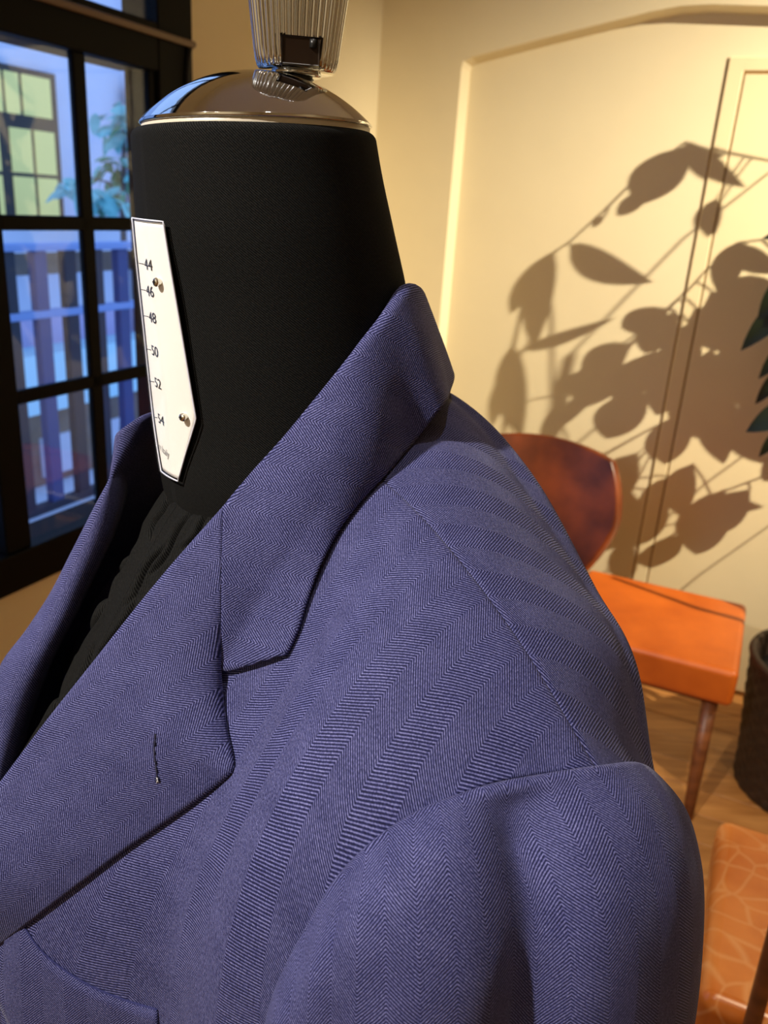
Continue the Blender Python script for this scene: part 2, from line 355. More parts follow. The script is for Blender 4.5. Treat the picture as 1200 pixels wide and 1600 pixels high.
# ================================================================== OUTSIDE: gallery, railing, courtyard house
struct(rbox('gallery_floor', -2.42, -.16, -8, 6, float(room_at(100, 800, 0, -2.35)[2])-.2, float(room_at(100, 800, 0, -2.35)[2]), M['stone']))
def fac(x, y, s): return room_at(x, y, 0, s)
SR = -2.35                                  # railing line
rl = tag(empty('gallery_railing', RW(SR, 0, 0)), 'blue grey wooden railing with upright balusters outside the window', 'railing')
def zr(y): return float(fac(100, y, SR)[2])
RZ = [zr(385), zr(487), zr(782)]
q0r, q1r = -2.6, 3.6
rbox('top_rail', SR-.05, SR+.05, q0r, q1r, RZ[0]-.018, RZ[0]+.02, M['railblue'], rl, .006, 1)
rbox('middle_rail', SR-.035, SR+.035, q0r, q1r, RZ[1]-.02, RZ[1]+.022, M['railblue'], rl, .006, 1)
rbox('bottom_rail', SR-.035, SR+.035, q0r, q1r, RZ[2]-.025, RZ[2]+.025, M['raildark'], rl, .006, 1)
qb = q0r+.05; k = 0
while qb < q1r:
    rbox('baluster', SR-.025, SR+.025, qb, qb+.085, RZ[2]+.02, RZ[0]-.015, M['raildark'] if k % 3 else M['railmid'], rl); qb += .215; k += 1
# far side of the courtyard
SF = -6.0
struct(rbox('courtyard_floor', -9, -3.05, -10, 12, -1.9, -1.7, M['stone']))
hs = tag(empty('courtyard_house', RW(SF, 0, -1.7)), 'pale courtyard house with a lit yellow multi-pane window seen through the glass', 'building')
def fq(x, y=200): return float(fac(x, y, SF)[1])
def fz(x, y): return float(fac(x, y, SF)[2])
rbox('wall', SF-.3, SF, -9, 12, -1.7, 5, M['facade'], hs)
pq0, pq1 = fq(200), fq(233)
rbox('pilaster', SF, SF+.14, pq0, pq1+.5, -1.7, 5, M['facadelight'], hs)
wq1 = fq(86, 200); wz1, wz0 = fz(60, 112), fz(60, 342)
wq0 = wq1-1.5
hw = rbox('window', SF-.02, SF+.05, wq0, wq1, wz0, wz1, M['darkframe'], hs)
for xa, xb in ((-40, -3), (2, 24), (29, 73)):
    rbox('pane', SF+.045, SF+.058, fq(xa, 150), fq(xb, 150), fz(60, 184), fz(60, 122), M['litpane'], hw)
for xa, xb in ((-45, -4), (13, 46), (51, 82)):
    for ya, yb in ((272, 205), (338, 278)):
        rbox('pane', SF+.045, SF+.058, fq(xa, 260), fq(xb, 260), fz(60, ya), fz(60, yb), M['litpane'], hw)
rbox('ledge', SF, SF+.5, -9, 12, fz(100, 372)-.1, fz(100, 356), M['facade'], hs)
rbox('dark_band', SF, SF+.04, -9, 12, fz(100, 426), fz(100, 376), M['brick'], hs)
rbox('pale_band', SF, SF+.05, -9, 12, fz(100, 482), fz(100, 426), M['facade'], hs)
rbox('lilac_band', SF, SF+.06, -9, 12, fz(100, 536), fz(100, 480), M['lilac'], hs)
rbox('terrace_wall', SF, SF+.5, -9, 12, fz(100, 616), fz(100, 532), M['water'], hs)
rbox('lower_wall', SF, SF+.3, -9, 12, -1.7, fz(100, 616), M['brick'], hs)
qa = -8.
while qa < 10: rbox('panel', SF+.3, SF+.34, qa, qa+.55, -1.6, fz(100, 660), M['stone'] if int(qa*3) % 3 else M['facade'], hs); qa += .9
tube('downpipe', [RW(SF+.12, fq(193), z) for z in (-1.6, 0, 2, fz(190, 135))], .055, M['bark'], hs)
# shrub in the courtyard: trunk, twigs, separate leaves
def leaf_mesh(nm, L, Wd, mat, bend=.18, nseg=6, shared={}):
    key = (nm, L, Wd)
    if key in shared: return shared[key]
    V, Fc = [], []
    for i in range(nseg+1):
        t = i/nseg; w = Wd*.5*(math.sin(math.pi*min(1, t**.8))**.85 if 0 < t < 1 else .02)
        z = -bend*L*t*t
        V += [(t*L, -w, z+.12*w), (t*L, 0, z-.05*w), (t*L, w, z+.12*w)]
    for i in range(nseg):
        a = i*3; Fc += [(a, a+3, a+4, a+1), (a+1, a+4, a+5, a+2)]
    me = bpy.data.meshes.new(nm); me.from_pydata(V, [], Fc); me.materials.append(mat); me.polygons.foreach_set('use_smooth', [True]*len(me.polygons))
    shared[key] = me
    return me
def put_leaf(name, me, base, direction, up, parent, scale=1.):
    x = np.array(direction, float); x /= np.linalg.norm(x); z = np.array(up, float); z -= x*(z@x); z /= np.linalg.norm(z); y = np.cross(z, x)
    o = bpy.data.objects.new(name, me); COL.objects.link(o); o.parent = parent
    b = local(parent, base)
    o.matrix_local = Matrix(((x[0]*scale, y[0]*scale, z[0]*scale, b[0]), (x[1]*scale, y[1]*scale, z[1]*scale, b[1]), (x[2]*scale, y[2]*scale, z[2]*scale, b[2]), (0, 0, 0, 1)))
    return o
SB = -4.9
def bp(x, y): return RW(SB, *fac(x, y, SB)[1:])
sh = tag(empty('courtyard_shrub', bp(190, 760)), 'slender courtyard shrub with pale turquoise leaves in front of the far house', 'shrub')
tube('trunk', [bp(190, 800), bp(197, 500), bp(192, 330), bp(195, 170)], [.05, .04, .03, .015], M['bark'], sh, 6)
tube('branch', [bp(193, 320), bp(170, 285), bp(130, 275)], [.018, .012, .006], M['bark'], sh, 5)
rr = random.Random(3)
lm1 = leaf_mesh('courtyard_leaf_pale', .24, .12, M['cyan']); lm2 = leaf_mesh('courtyard_leaf_green', .24, .12, M['green'])
def clump(cx, cy, rx, ry, n, g):
    for _ in range(n):
        a = rr.random()*6.28; r = math.sqrt(rr.random())
        p = bp(cx+rx*r*math.cos(a), cy+ry*r*math.sin(a)) + EE*rr.uniform(-.2, .2)
        put_leaf('leaf', lm2 if rr.random() < g else lm1, p, [rr.uniform(-1, 1), rr.uniform(-1, 1), rr.uniform(-1., .2)], [rr.uniform(-.6, .6), rr.uniform(-.8, .2), .8], sh, rr.uniform(.7, 1.15))
clump(190, 188, 22, 28, 46, .05); clump(195, 262, 18, 26, 40, .6); clump(168, 310, 20, 20, 30, .2); clump(125, 288, 22, 14, 18, .05)

# ================================================================== DRESS FORM AND JACKET: body frame l (wearer's left), f (front), z
TH = math.radians(50)
BL = np.array([math.cos(TH), -math.sin(TH), 0]); BF = np.array([-math.sin(TH), -math.cos(TH), 0]); BO = np.array([-.054, .475, 1.423])
def bw(P):
    P = np.asarray(P, float); return BO + P[..., 0:1]*BL + P[..., 1:2]*BF + P[..., 2:3]*np.array([0, 0, 1.])
def wb_(P):
    P = np.asarray(P, float)-BO; return np.stack([P@BL, P@BF, P[..., 2]], -1)
def body_at(x, y, ax, v):
    o = wb_(CAM); r = ray(x, y); d = np.array([r@BL, r@BF, r[2]]); return o+d*(v-o[ax])/d[ax]
def spl(t, T, Y):
    """cubic Hermite (Catmull-Rom, non-uniform) through points Y (n,k) at T"""
    T = np.asarray(T, float); Y = np.asarray(Y, float); one = Y.ndim == 1
    if one: Y = Y[:, None]
    d = np.diff(Y, axis=0)/np.diff(T)[:, None]; m = np.empty_like(Y); h = np.diff(T)
    m[0] = d[0]; m[-1] = d[-1]
    for i in range(1, len(T)-1): m[i] = (d[i-1]*h[i]+d[i]*h[i-1])/(h[i]+h[i-1])
    t = np.clip(np.atleast_1d(np.asarray(t, float)), T[0], T[-1]); i = np.clip(np.searchsorted(T, t, side='right')-1, 0, len(T)-2)
    hh = h[i][:, None]; u = ((t-T[i])/h[i])[:, None]
    r = Y[i]*(2*u**3-3*u**2+1)+hh*m[i]*(u**3-2*u**2+u)+Y[i+1]*(-2*u**3+3*u**2)+hh*m[i+1]*(u**3-u**2)
    return r[:, 0] if one else r
COLS = [0, .04, .07, .107, .165, .205, .235, .26]
PROF = np.array([
 [(.18,-.62),(.198,-.42),(.195,-.325),(.174,-.25),(.138,-.2),(.113,-.15),(.085,-.105),(.06,-.075),(0,-.03),(-.05,-.018),(-.09,-.026),(-.115,-.06),(-.14,-.3),(-.13,-.6)],
 [(.178,-.62),(.193,-.42),(.189,-.325),(.168,-.25),(.135,-.2),(.106,-.15),(.08,-.11),(.055,-.078),(0,-.042),(-.05,-.026),(-.09,-.030),(-.118,-.066),(-.14,-.3),(-.13,-.6)],
 [(.165,-.62),(.172,-.42),(.168,-.325),(.149,-.25),(.12,-.2),(.093,-.157),(.066,-.115),(.038,-.077),(0,-.05),(-.047,-.034),(-.090,-.040),(-.118,-.075),(-.14,-.3),(-.13,-.6)],
 [(.135,-.62),(.14,-.42),(.137,-.325),(.127,-.25),(.108,-.2),(.083,-.16),(.058,-.122),(.031,-.084),(0,-.058),(-.044,-.049),(-.086,-.061),(-.118,-.093),(-.14,-.3),(-.13,-.6)],
 [(.12,-.62),(.132,-.42),(.135,-.325),(.13,-.25),(.12,-.2),(.103,-.162),(.078,-.13),(.043,-.101),(0,-.083),(-.045,-.087),(-.085,-.106),(-.11,-.138),(-.13,-.3),(-.12,-.6)],
 [(.09,-.62),(.1,-.42),(.107,-.325),(.11,-.25),(.101,-.19),(.083,-.155),(.06,-.135),(.032,-.118),(0,-.108),(-.04,-.114),(-.074,-.131),(-.095,-.160),(-.11,-.3),(-.1,-.6)],
 [(.05,-.62),(.06,-.42),(.07,-.325),(.08,-.25),(.074,-.2),(.06,-.17),(.042,-.15),(.022,-.139),(0,-.132),(-.03,-.146),(-.060,-.172),(-.078,-.20),(-.08,-.3),(-.07,-.6)],
 [(.02,-.62),(.03,-.42),(.04,-.325),(.05,-.26),(.048,-.225),(.04,-.195),(.03,-.172),(.015,-.158),(0,-.152),(-.025,-.162),(-.05,-.182),(-.066,-.21),(-.05,-.3),(-.04,-.6)]])
NR = PROF.shape[1]
def S(l, r):
    """torso surface point(s): l array, r array (row coordinate 0..13)"""
    l = np.atleast_1d(l); r = np.atleast_1d(r); out = np.empty((len(l), 3))
    for i, (a, b) in enumerate(zip(l, r)):
        prof = np.stack([spl([abs(a)], COLS, PROF[:, k])[0] for k in range(NR)])
        fz_ = spl([b], np.arange(NR), prof)[0]; out[i] = (a, fz_[0], fz_[1])
    return out
# dense table for quick evaluation
LT = np.linspace(0, .26, 105); RT = np.linspace(0, NR-1, 313)
_tab = np.empty((len(LT), len(RT), 2))
for i, a in enumerate(LT):
    prof = np.stack([spl([a], COLS, PROF[:, k])[0] for k in range(NR)]); _tab[i] = spl(RT, np.arange(NR), prof)
def ST(l, r):
    l = np.asarray(l, float); r = np.asarray(r, float); a = np.clip(np.abs(l)/.26*104, 0, 103.999); b = np.clip(r/(NR-1)*312, 0, 311.999)
    i = a.astype(int); j = b.astype(int); u = (a-i)[..., None]; v = (b-j)[..., None]
    q = _tab[i, j]*(1-u)*(1-v)+_tab[i+1, j]*u*(1-v)+_tab[i, j+1]*(1-u)*v+_tab[i+1, j+1]*u*v
    return np.concatenate([l[..., None], q], -1)
LH = np.linspace(-.07, .26, 133)
_LL, _RR = np.meshgrid(LH, RT, indexing='ij'); _V = bw(ST(_LL, _RR)).reshape(-1, 3)
BVH = BVHTree.FromPolygons([Vector(v) for v in _V], gfaces(len(LH), len(RT)))
def hit(x, y):
    """depth along the pixel ray to the torso surface (None if missed)"""
    r = ray(x, y); n = np.linalg.norm(r); h = BVH.ray_cast(Vector(CAM), Vector(r/n))
    return None if h[0] is None else h[3]/n
def P3(x, y, d): return CAM + ray(x, y)*d
def project(P):
    c = (np.asarray(P)-CAM) @ CM; return np.stack([600+FPX*c[..., 0]/c[..., 2], 800+FPX*c[..., 1]/c[..., 2], c[..., 2]], -1)
def gnormals(G):
    du = np.gradient(G, axis=0); dv = np.gradient(G, axis=1); n = np.cross(du, dv); return n/np.maximum(np.linalg.norm(n, axis=-1, keepdims=True), 1e-9)
def sstep(a, b, x): t = np.clip((x-a)/(b-a), 0, 1); return t*t*(3-2*t)

# ---------------- dress form
form = tag(empty('dress_form', BO+np.array([0, 0, -.7])), 'black cloth tailor dress form with chrome cap, wearing the blue jacket', 'mannequin')
LEAN = .055
def neck_ring(z, n=96, extra=0.):
    zz = [-.11, -.075, -.04, 0.0, .03, .06, .09, .112]
    r = spl([z], zz, [.072, .078, .0765, .074, .0715, .0680, .0635, .0608])[0]+extra
    c = spl([z], zz, [-.010, -.010, -.008, -.003, .002, .0095, .0155, .019])[0]
    a = np.linspace(0, 2*math.pi, n, endpoint=False)
    P = np.stack([r*np.sin(a), c+r*np.cos(a), np.full(n, z)], -1)
    k = LEAN*sstep(-.03, .11, z)
    P[:, 2] += k*(P[:, 0]*BL[0]+(P[:, 1]-c)*BF[0])
    return P
rows = [neck_ring(z) for z in np.linspace(-.095, .104, 60)]
for k in range(1, 6):
    a = k/5*math.pi/2; rows.append(neck_ring(.104+.004*math.sin(a), extra=-.005*(1-math.cos(a))))
rows.append(neck_ring(.107, extra=-.012))
G = np.array(rows); uvn = np.stack([np.broadcast_to(np.linspace(0, 2*math.pi*.068, 96), G.shape[:2]), G[..., 2]], -1)
gmesh('neck', bw(G), M['twill'], form, uvn, closed=True, flip=True)
# chest and shoulders under the jacket, with tucked creases in the cloth at the opening
lg = np.concatenate([np.linspace(-.225, -.1, 22), np.linspace(-.098, -.062, 30), np.linspace(-.0615, .075, 270), np.linspace(.077, .225, 30)]); rg = np.concatenate([np.linspace(.5, 2, 12), np.linspace(2.02, 7.4, 430), np.linspace(7.45, 8, 10), np.linspace(8.1, 12.6, 30)])
LL, RR = np.meshgrid(lg, rg, indexing='ij'); G = ST(LL, RR); ng = sstep(.02, .11, -G[..., 0]); G[..., 0] *= 1-.46*ng; G[..., 1] *= 1-.2*ng; G[..., 2] -= .045*ng; nn = gnormals(G)
if nn[150, 150, 1] < 0: nn = -nn
G = G - nn*(.004+.009*sstep(.055, .10, np.abs(G[..., 0])))[..., None]
pj = project(bw(G)); dsp = np.zeros(G.shape[:2])
creases = [((262,775),(232,845)),((214,822),(160,930)),((258,848),(196,945)),((300,800),(235,900)),((230,800),(190,880)),((180,905),(120,1020)),((215,930),(140,1060)),((340,715),(300,752)),((395,700),(345,728)),((320,745),(352,790)),((278,900),(238,965)),((150,1010),(100,1110)),((290,760),(255,800)),((205,850),(150,960)),((240,930),(205,985)),((170,1040),(110,1140)),((330,800),(285,860)),((100,1060),(60,1150))]
for i, ((x0, y0), (x1, y1)) in enumerate(creases):
    a = np.array([x0, y0], float); b = np.array([x1, y1], float); ab = b-a; t = np.clip(((pj[..., :2]-a)@ab)/(ab@ab), 0, 1)
    wig = 3*np.sin(t*7+i); dd = np.linalg.norm(pj[..., :2]-(a+t[..., None]*ab+np.stack([wig, wig*.3], -1)), axis=-1)
    fall = np.sin(np.pi*np.clip(t*.9+.05, 0, 1)); dsp += fall*(-.0042*np.exp(-(dd/2.6)**2)+.0007*np.exp(-((dd-7)/4)**2))
G = G + nn*dsp[..., None]
uvc = np.stack([LL, RR*.04], -1)
gmesh('chest', bw(G), M['twill'], form, uvc, flip=True)
# chrome cap
cc = bw(np.array([0, .020, .1045]))+np.array([.003, 0, 0])
def lean(o):
    o.data.transform(Matrix.Translation(Vector(local(form, cc))) @ Matrix.Rotation(-math.atan(LEAN), 4, 'Y') @ Matrix.Translation(-Vector(local(form, cc)))); return o
lean(lathe('cap_band', [(.0545, -.004), (.0560, .000), (.0572, .0015), (.0572, .0052), (.0555, .0060)], cc, M['band'], form, 72))
dome = [(.0540, .0052), (.0578, .0054), (.0584, .0061), (.0577, .0068)]
for k in range(1, 26):
    a = k/25*math.pi/2; ra_ = .0577*math.cos(a)+.0002; dome.append((ra_, .0068+math.sqrt(.0815**2-ra_**2)-math.sqrt(.0815**2-.0579**2)))
lean(lathe('cap_dome', dome, cc, M['chrome'], form, 96))
fc_ = P3(463, 119, .425); fx = np.array([fc_[0], fc_[1], 0])
zb = fc_[2]
lathe('bolt', [(r, zz) for k in range(9) for (r, zz) in ((.0062, -.014+k*.0017), (.0072, -.0132+k*.0017))], (fc_[0]+.002, fc_[1], zb), M['bolt'], form, 24)
lathe('washer', [(.004, -.0012), (.0125, -.0012), (.013, -.0004), (.0125, .0012), (.004, .0012)], (fc_[0], fc_[1], zb+.001), M['chrome'], form, 32)
NRIB = 42
prof = [(.004, .002), (.0190, .002), (.0202, .0035), (.0206, .007)]
for k in range(1, 13): prof.append((.0206+.0062*k/12, .007+.048*k/12))
prof += [(.0272, .062), (.0262, .070), (.0225, .080), (.015, .087), (.004, .090)]
def ribs(t, z): return 1+(.085*(abs(math.sin(math.pi*NRIB*t))-.6) if .005 < z < .083 else 0)
fin = lathe('finial', prof, (fc_[0], fc_[1], zb), M['chrome'], form, NRIB*8, ribs)
to_cam = np.array([-fc_[0], -fc_[1], 0]); to_cam /= np.linalg.norm(to_cam); sd = np.cross([0, 0, 1.], to_cam)
boxmesh('locking_plate', np.array(fc_)+to_cam*.0192+sd*.002+np.array([0, 0, .0085]), (.0092, .003, .0062), M['steel'], fin, [sd, to_cam, [0, 0, 1.]], .001)
lathe('plate_screw', [(.0008, -.0018), (.0018, -.0018), (.0018, .0018), (.0008, .0018)], np.array(fc_)+to_cam*.0222+sd*.0078+np.array([0, 0, .0120]), M['bolt'], fin, 12)

# ---------------- size plate on the throat: symmetric blade of clear acrylic over white card
def pf(l, z, k=0.): return spl(np.atleast_1d(z), [-.09, -.069, 0., .063, .08], [.0705, .0710, .0755, .0805, .0815])[0] - l*l/.115 + k
def plate_at(x, y, k=0.):
    f = .075
    for _ in range(12):
        p = body_at(x, y, 1, f); f = .5*f+.5*pf(p[0], p[2], k)
    return body_at(x, y, 1, f)
pc = [plate_at(257, 352), plate_at(308, 655), plate_at(302, 680)]
zt = .063; ztip = -.069
KW = [(zt, max(.010, pc[0][0])), (float(pc[1][2]), float(pc[1][0])), (float(pc[2][2])-.001, float(pc[2][0])-.001), (ztip, .010)]
def phw(z):
    zs_ = [k[0] for k in KW][::-1]; ws = [k[1] for k in KW][::-1]; return float(np.interp(z, zs_, ws))
def plate_grid(k, grow=0., nz=60, nl=21):
    G = np.empty((nz, nl, 3)); zz = np.linspace(zt+grow, ztip-grow, nz)
    for i, z in enumerate(zz):
        w = phw(min(max(z, ztip), zt))+grow
        for j, t in enumerate(np.linspace(-1, 1, nl)): G[i, j] = (t*w, pf(t*w, z, k), z)
    return G
sp = empty('size_plate', bw(np.array([0, .07, ztip]))-ABS(form)); sp.parent = form; sp['label'] = 'white and clear acrylic size scale on the throat'
gmesh('card', bw(plate_grid(-.0005, -.0008)), M['paper'], sp, thick=.0004, off=0)
gmesh('acrylic_cover', bw(plate_grid(.0013)), M['acrylic'], sp, thick=.0010, off=0)
G = plate_grid(.0006); edge = [G[0, j] for j in range(21)]+[G[i, -1] for i in range(1, 60)]+[G[-1, j] for j in range(19, -1, -1)]+[G[i, 0] for i in range(58, 0, -1)]
edge.append(edge[0]); tube('acrylic_rim', bw(np.array(edge)), .00045, M['acredge'], sp, 6)
def text_part(name, body, lpos, z, size, mat, slope=0., stretch=1.):
    cu_ = bpy.data.curves.new('tmp', 'FONT'); cu_.body = body; cu_.size = size; cu_.align_y = 'CENTER'; cu_.extrude = 0
    to = bpy.data.objects.new('tmp', cu_); COL.objects.link(to); bpy.context.view_layer.update()
    me = bpy.data.meshes.new_from_object(to.evaluated_get(bpy.context.evaluated_depsgraph_get())); bpy.data.objects.remove(to); bpy.data.curves.remove(cu_)
    V = []
    for v in me.vertices:
        l = lpos+v.co.x*stretch; z_ = z+v.co.y+slope*v.co.x; V.append(bw(np.array([l, pf(l, z_, .0000), z_])))
    Fc = [tuple(p.vertices) for p in me.polygons]; bpy.data.meshes.remove(me)
    return mesh(name, V, Fc, mat, sp, smooth=False)
for num, x, y in (('44', 226, 413), ('46', 229, 454), ('48', 233, 495), ('50', 237, 547), ('52', 242, 597), ('54', 247, 653)):
    p = plate_at(x, y, -.0002); text_part('size_number', num, p[0], p[2], .0076, M['ink'], stretch=1.2)
    a, b = plate_at(x-9, y-1.8, .0), plate_at(x-1.5, y-.4, .0)
    tube('size_tick', [bw(a+(b-a)*t) for t in (0, .5, 1)], .00018, M['ink'], sp, 4)
    tube('size_tick', [bw(np.array([l, pf(l, a[2]+.0004, .0), a[2]+.0004])) for l in np.linspace(a[0]-.007, a[0]-.0025, 4)], .00018, M['ink'], sp, 4)
p = plate_at(252, 696, .0); text_part('maker_text', 'Made in Italy', p[0]-.019, p[2], .0056, M['inkgrey'], -.10)
for x, y in ((245, 441), (286, 652)):
    p = plate_at(x, y, .0015); c = bw(p); r_ = CAM-c; nrm = bw(np.array([p[0]*.9+.02*p[0]/.02, p[1]+.06, p[2]+.004]))-c; nrm /= np.linalg.norm(nrm)
    a = np.cross(nrm, [0, 0, 1.]); a /= np.linalg.norm(a); b = np.cross(nrm, a); V, Fc = [], []
    pr = [(.0018, -.0022), (.0022, 0), (.0022, .0006), (.0018, .0012), (.0010, .0016)]
    for (r, h) in pr: V += [c+nrm*h+r*(a*math.cos(k*math.pi/8)+b*math.sin(k*math.pi/8)) for k in range(16)]
    Fc = gfaces(5, 16, True)+[tuple(range(64, 80))]
    sc_ = mesh('screw', V, Fc, M['nickel'], sp, smooth=False)
    for q in (a, b): boxmesh('slot', c+nrm*.0015, (.0012, .0002, .0003), M['bolt'], sc_, [q, np.cross(nrm, q), nrm])

# ---------------- jacket
jk = tag(empty('suit_jacket', BO+np.array([0, 0, -.65])), 'navy blue herringbone wool suit jacket with notch lapels on the dress form', 'jacket')
LMAX_R = np.arange(NR); LMAX = np.array([.222, .222, .206, .194, .197, .208, .221, .234, .2445, .2455, .2445, .238, .225, .2])
LIN = np.array([-.06, -.06, -.05, -.01, .05, .06, .068, .07, .066, .04, .01, 0, 0, 0])
def shell(r0, r1, n, m, side=1, seam_first=False):
    R = np.linspace(r0, r1, n); l0 = spl(R, LMAX_R, LIN); l1 = spl(R, LMAX_R, LMAX); t = np.linspace(0, 1, m)
    l = l0[:, None]+(l1-l0)[:, None]*t[None]; r = np.broadcast_to(R[:, None], l.shape); G = ST(l, r)
    # shoulder seam and armhole sink slightly into their seams
    return G, l, r
def arclen(G):
    d = np.linalg.norm(np.diff(G, axis=0), axis=-1); return np.concatenate([np.zeros((1, G.shape[1])), np.cumsum(d, 0)], 0)
def skew(G, side):
    if side > 0: return G
    G = G.copy(); G[..., 0] *= -.58; G[..., 1] = np.where(G[..., 1] > 0, G[..., 1]*.84, G[..., 1]); G[..., 2] -= .032; return G
def front_panel(side):
    G, l, r = shell(0, 8, 240, 120); v = arclen(G); v = v-v[-1:]
    g = .55+.45*sstep(2.0, 7.5, r); u = .165+(l-.165)*g
    nn = gnormals(G); nn = nn*np.sign(nn[120, 60, 1])
    dip = -.0008*np.exp(-((8-r)/.03)**2); G = G+nn*dip[..., None]
    return gmesh('front_panel', bw(skew(G, side)), M['wool'], jk, np.stack([u, v], -1), flip=side < 0, thick=.002, off=0)
front_panel(1); front_panel(-1)
def back_panel(side):
    G, l, r = shell(8, 13, 160, 120); v = arclen(G)
    nn = gnormals(G); nn = nn*np.sign(nn[20, 60, 2]); dip = -.0008*np.exp(-((r-8)/.03)**2); G = G+nn*dip[..., None]
    u = l*.91-v*.42; v2 = v*.91+l*.42
    return gmesh('back_panel', bw(skew(G, side)), M['wool'], jk, np.stack([u+.004, v2], -1), flip=side < 0, thick=.002, off=0)
back_panel(1); back_panel(-1)

# sleeve: loops from the armhole seam outwards and down
KL = [8, 7, 6, 5, 4, 3]
def arm(rr_): l = spl([rr_], LMAX_R, LMAX)[0]; return ST(np.array([l]), np.array([rr_]))[0]
loop0 = [arm(8), arm(7), arm(6), arm(5), arm(4), arm(3), (.185, .085, -.315), (.18, .02, -.335), (.185, -.06, -.31), (.21, -.1, -.23), arm(10.6), arm(9.6), arm(8.8)]
loop0 = np.array(loop0)
loopA = np.array([(.256,.0,-.1385),(.244,.030,-.1385),(.231,.058,-.141),(.2165,.086,-.152),(.205,.108,-.180),(.1965,.128,-.238),(.19,.095,-.33),(.185,.02,-.35),(.192,-.065,-.32),(.222,-.106,-.235),(.240,-.078,-.172),(.249,-.055,-.149),(.254,-.025,-.140)])
loopB = np.array([(.274,.001,-.148),(.262,.034,-.1475),(.247,.066,-.150),(.230,.098,-.163),(.2155,.122,-.195),(.205,.138,-.255),(.195,.1,-.345),(.19,.02,-.365),(.2,-.066,-.335),(.236,-.106,-.25),(.256,-.080,-.186),(.266,-.055,-.160),(.272,-.026,-.1505)])
loopC = np.array([(.292,.002,-.172),(.281,.037,-.172),(.264,.072,-.178),(.243,.106,-.196),(.225,.130,-.230),(.213,.143,-.285),(.2,.1,-.37),(.195,.02,-.385),(.205,-.066,-.36),(.246,-.104,-.28),(.270,-.080,-.212),(.283,-.054,-.186),(.290,-.026,-.175)])
loopD = np.array([(.302,.003,-.225),(.291,.038,-.226),(.273,.075,-.232),(.250,.109,-.248),(.231,.132,-.278),(.218,.143,-.325),(.203,.1,-.4),(.198,.02,-.41),(.21,-.064,-.39),(.252,-.1,-.32),(.279,-.078,-.258),(.292,-.052,-.236),(.300,-.025,-.228)])
loopE = np.array([(.305,.004,-.30),(.294,.039,-.302),(.276,.076,-.306),(.254,.108,-.318),(.236,.130,-.34),(.222,.140,-.37),(.205,.1,-.43),(.2,.02,-.44),(.212,-.062,-.42),(.254,-.095,-.37),(.282,-.075,-.325),(.295,-.05,-.308),(.303,-.025,-.302)])
loopF = loopE.copy(); loopF[:, 2] = -.50; loopF[:, 0] -= .004
loopG = loopE.copy(); loopG[:, 2] = -.64; loopG[:, 0] -= .012
for _L, _a, _b, _c, _d in ((loopA, (.2535, 0, -.1385), (.2535, -.025, -.1465), (.252, -.048, -.166), (.247, -.072, -.192)),
                           (loopB, (.268, .001, -.147), (.266, -.027, -.156), (.262, -.051, -.175), (.254, -.076, -.204)),
                           (loopC, (.285, .002, -.170), (.281, -.028, -.178), (.273, -.054, -.200), (.262, -.079, -.228)),
                           (loopD, (.297, .003, -.220), (.292, -.028, -.225), (.282, -.055, -.245), (.269, -.080, -.268)),
                           (loopE, (.302, .004, -.298), (.298, -.028, -.300), (.288, -.055, -.306), (.273, -.080, -.322))):
    _L[0], _L[12], _L[11], _L[10] = _a, _b, _c, _d
def close(L): return np.concatenate([L[-2:], L, L[:3]], 0)
def sleeve(side):
    loops = [loop0-np.array([.006, 0, .0035]), loop0+(loopA-loop0)*.12+np.array([0, 0, -.0012]), loop0+(loopA-loop0)*.45+np.array([.0, .0, .0022]), loopA, loopB, loopC, loopD, loopE, loopF, loopG]
    n = 13; na = 156; ta = np.linspace(0, n, na, endpoint=False)
    L2 = np.array([spl(ta, np.arange(-2, n+3), close(np.array(L))) for L in loops])
    tt = np.array([0, .35, .8, 1.6, 2.6, 3.9, 5.6, 7.6, 11, 14]); t = np.concatenate([np.linspace(0, 8, 170), np.linspace(8.2, 14, 40)])
    G = np.array([spl(t, tt, L2[:, j]) for j in range(na)]).transpose(1, 0, 2)
    # soft fold running down the front of the sleeve
    A, T = np.meshgrid(ta, t); nn = gnormals(np.concatenate([G, G[:, :1]], 1))[:, :-1]; ctr = G.mean(1, keepdims=True)
    sg = np.sign(((G-ctr)*nn).sum(-1).mean()); nn = nn*sg
    fold = -.0145*np.exp(-((A-1.55-.16*np.clip(T-2, 0, 6)*.35)/.40)**2)*sstep(1.0, 2.3, T) + .003*np.exp(-((A-2.5-.03*T)/.55)**2)*sstep(1.0, 2.4, T)
    fold += -.003*np.exp(-((A-3.7)/.35)**2)*sstep(2.5, 5, T)
    G = G+nn*fold[..., None]
    seg = np.linalg.norm(np.diff(np.concatenate([G, G[:, :1]], 1), axis=1), axis=-1).mean(0); uu = np.concatenate([[0], np.cumsum(seg)[:-1]])
    uu = np.where(ta > 8.5, uu-seg.sum(), uu)
    v = arclen(G); dz = G[0, :, 2]; v = v - (dz-dz[0])[None]*.8
    # drop the seam of the texture at the hidden armpit side
    U = np.broadcast_to(uu, G.shape[:2])
    ps = empty('sleeve_anchor') if False else None
    return gmesh('sleeve', bw(skew(G, side)), M['wool'], jk, np.stack([U+.004, -v], -1), closed=True, flip=side > 0, thick=.002, off=-1)
sleeve(1); sleeve(-1)

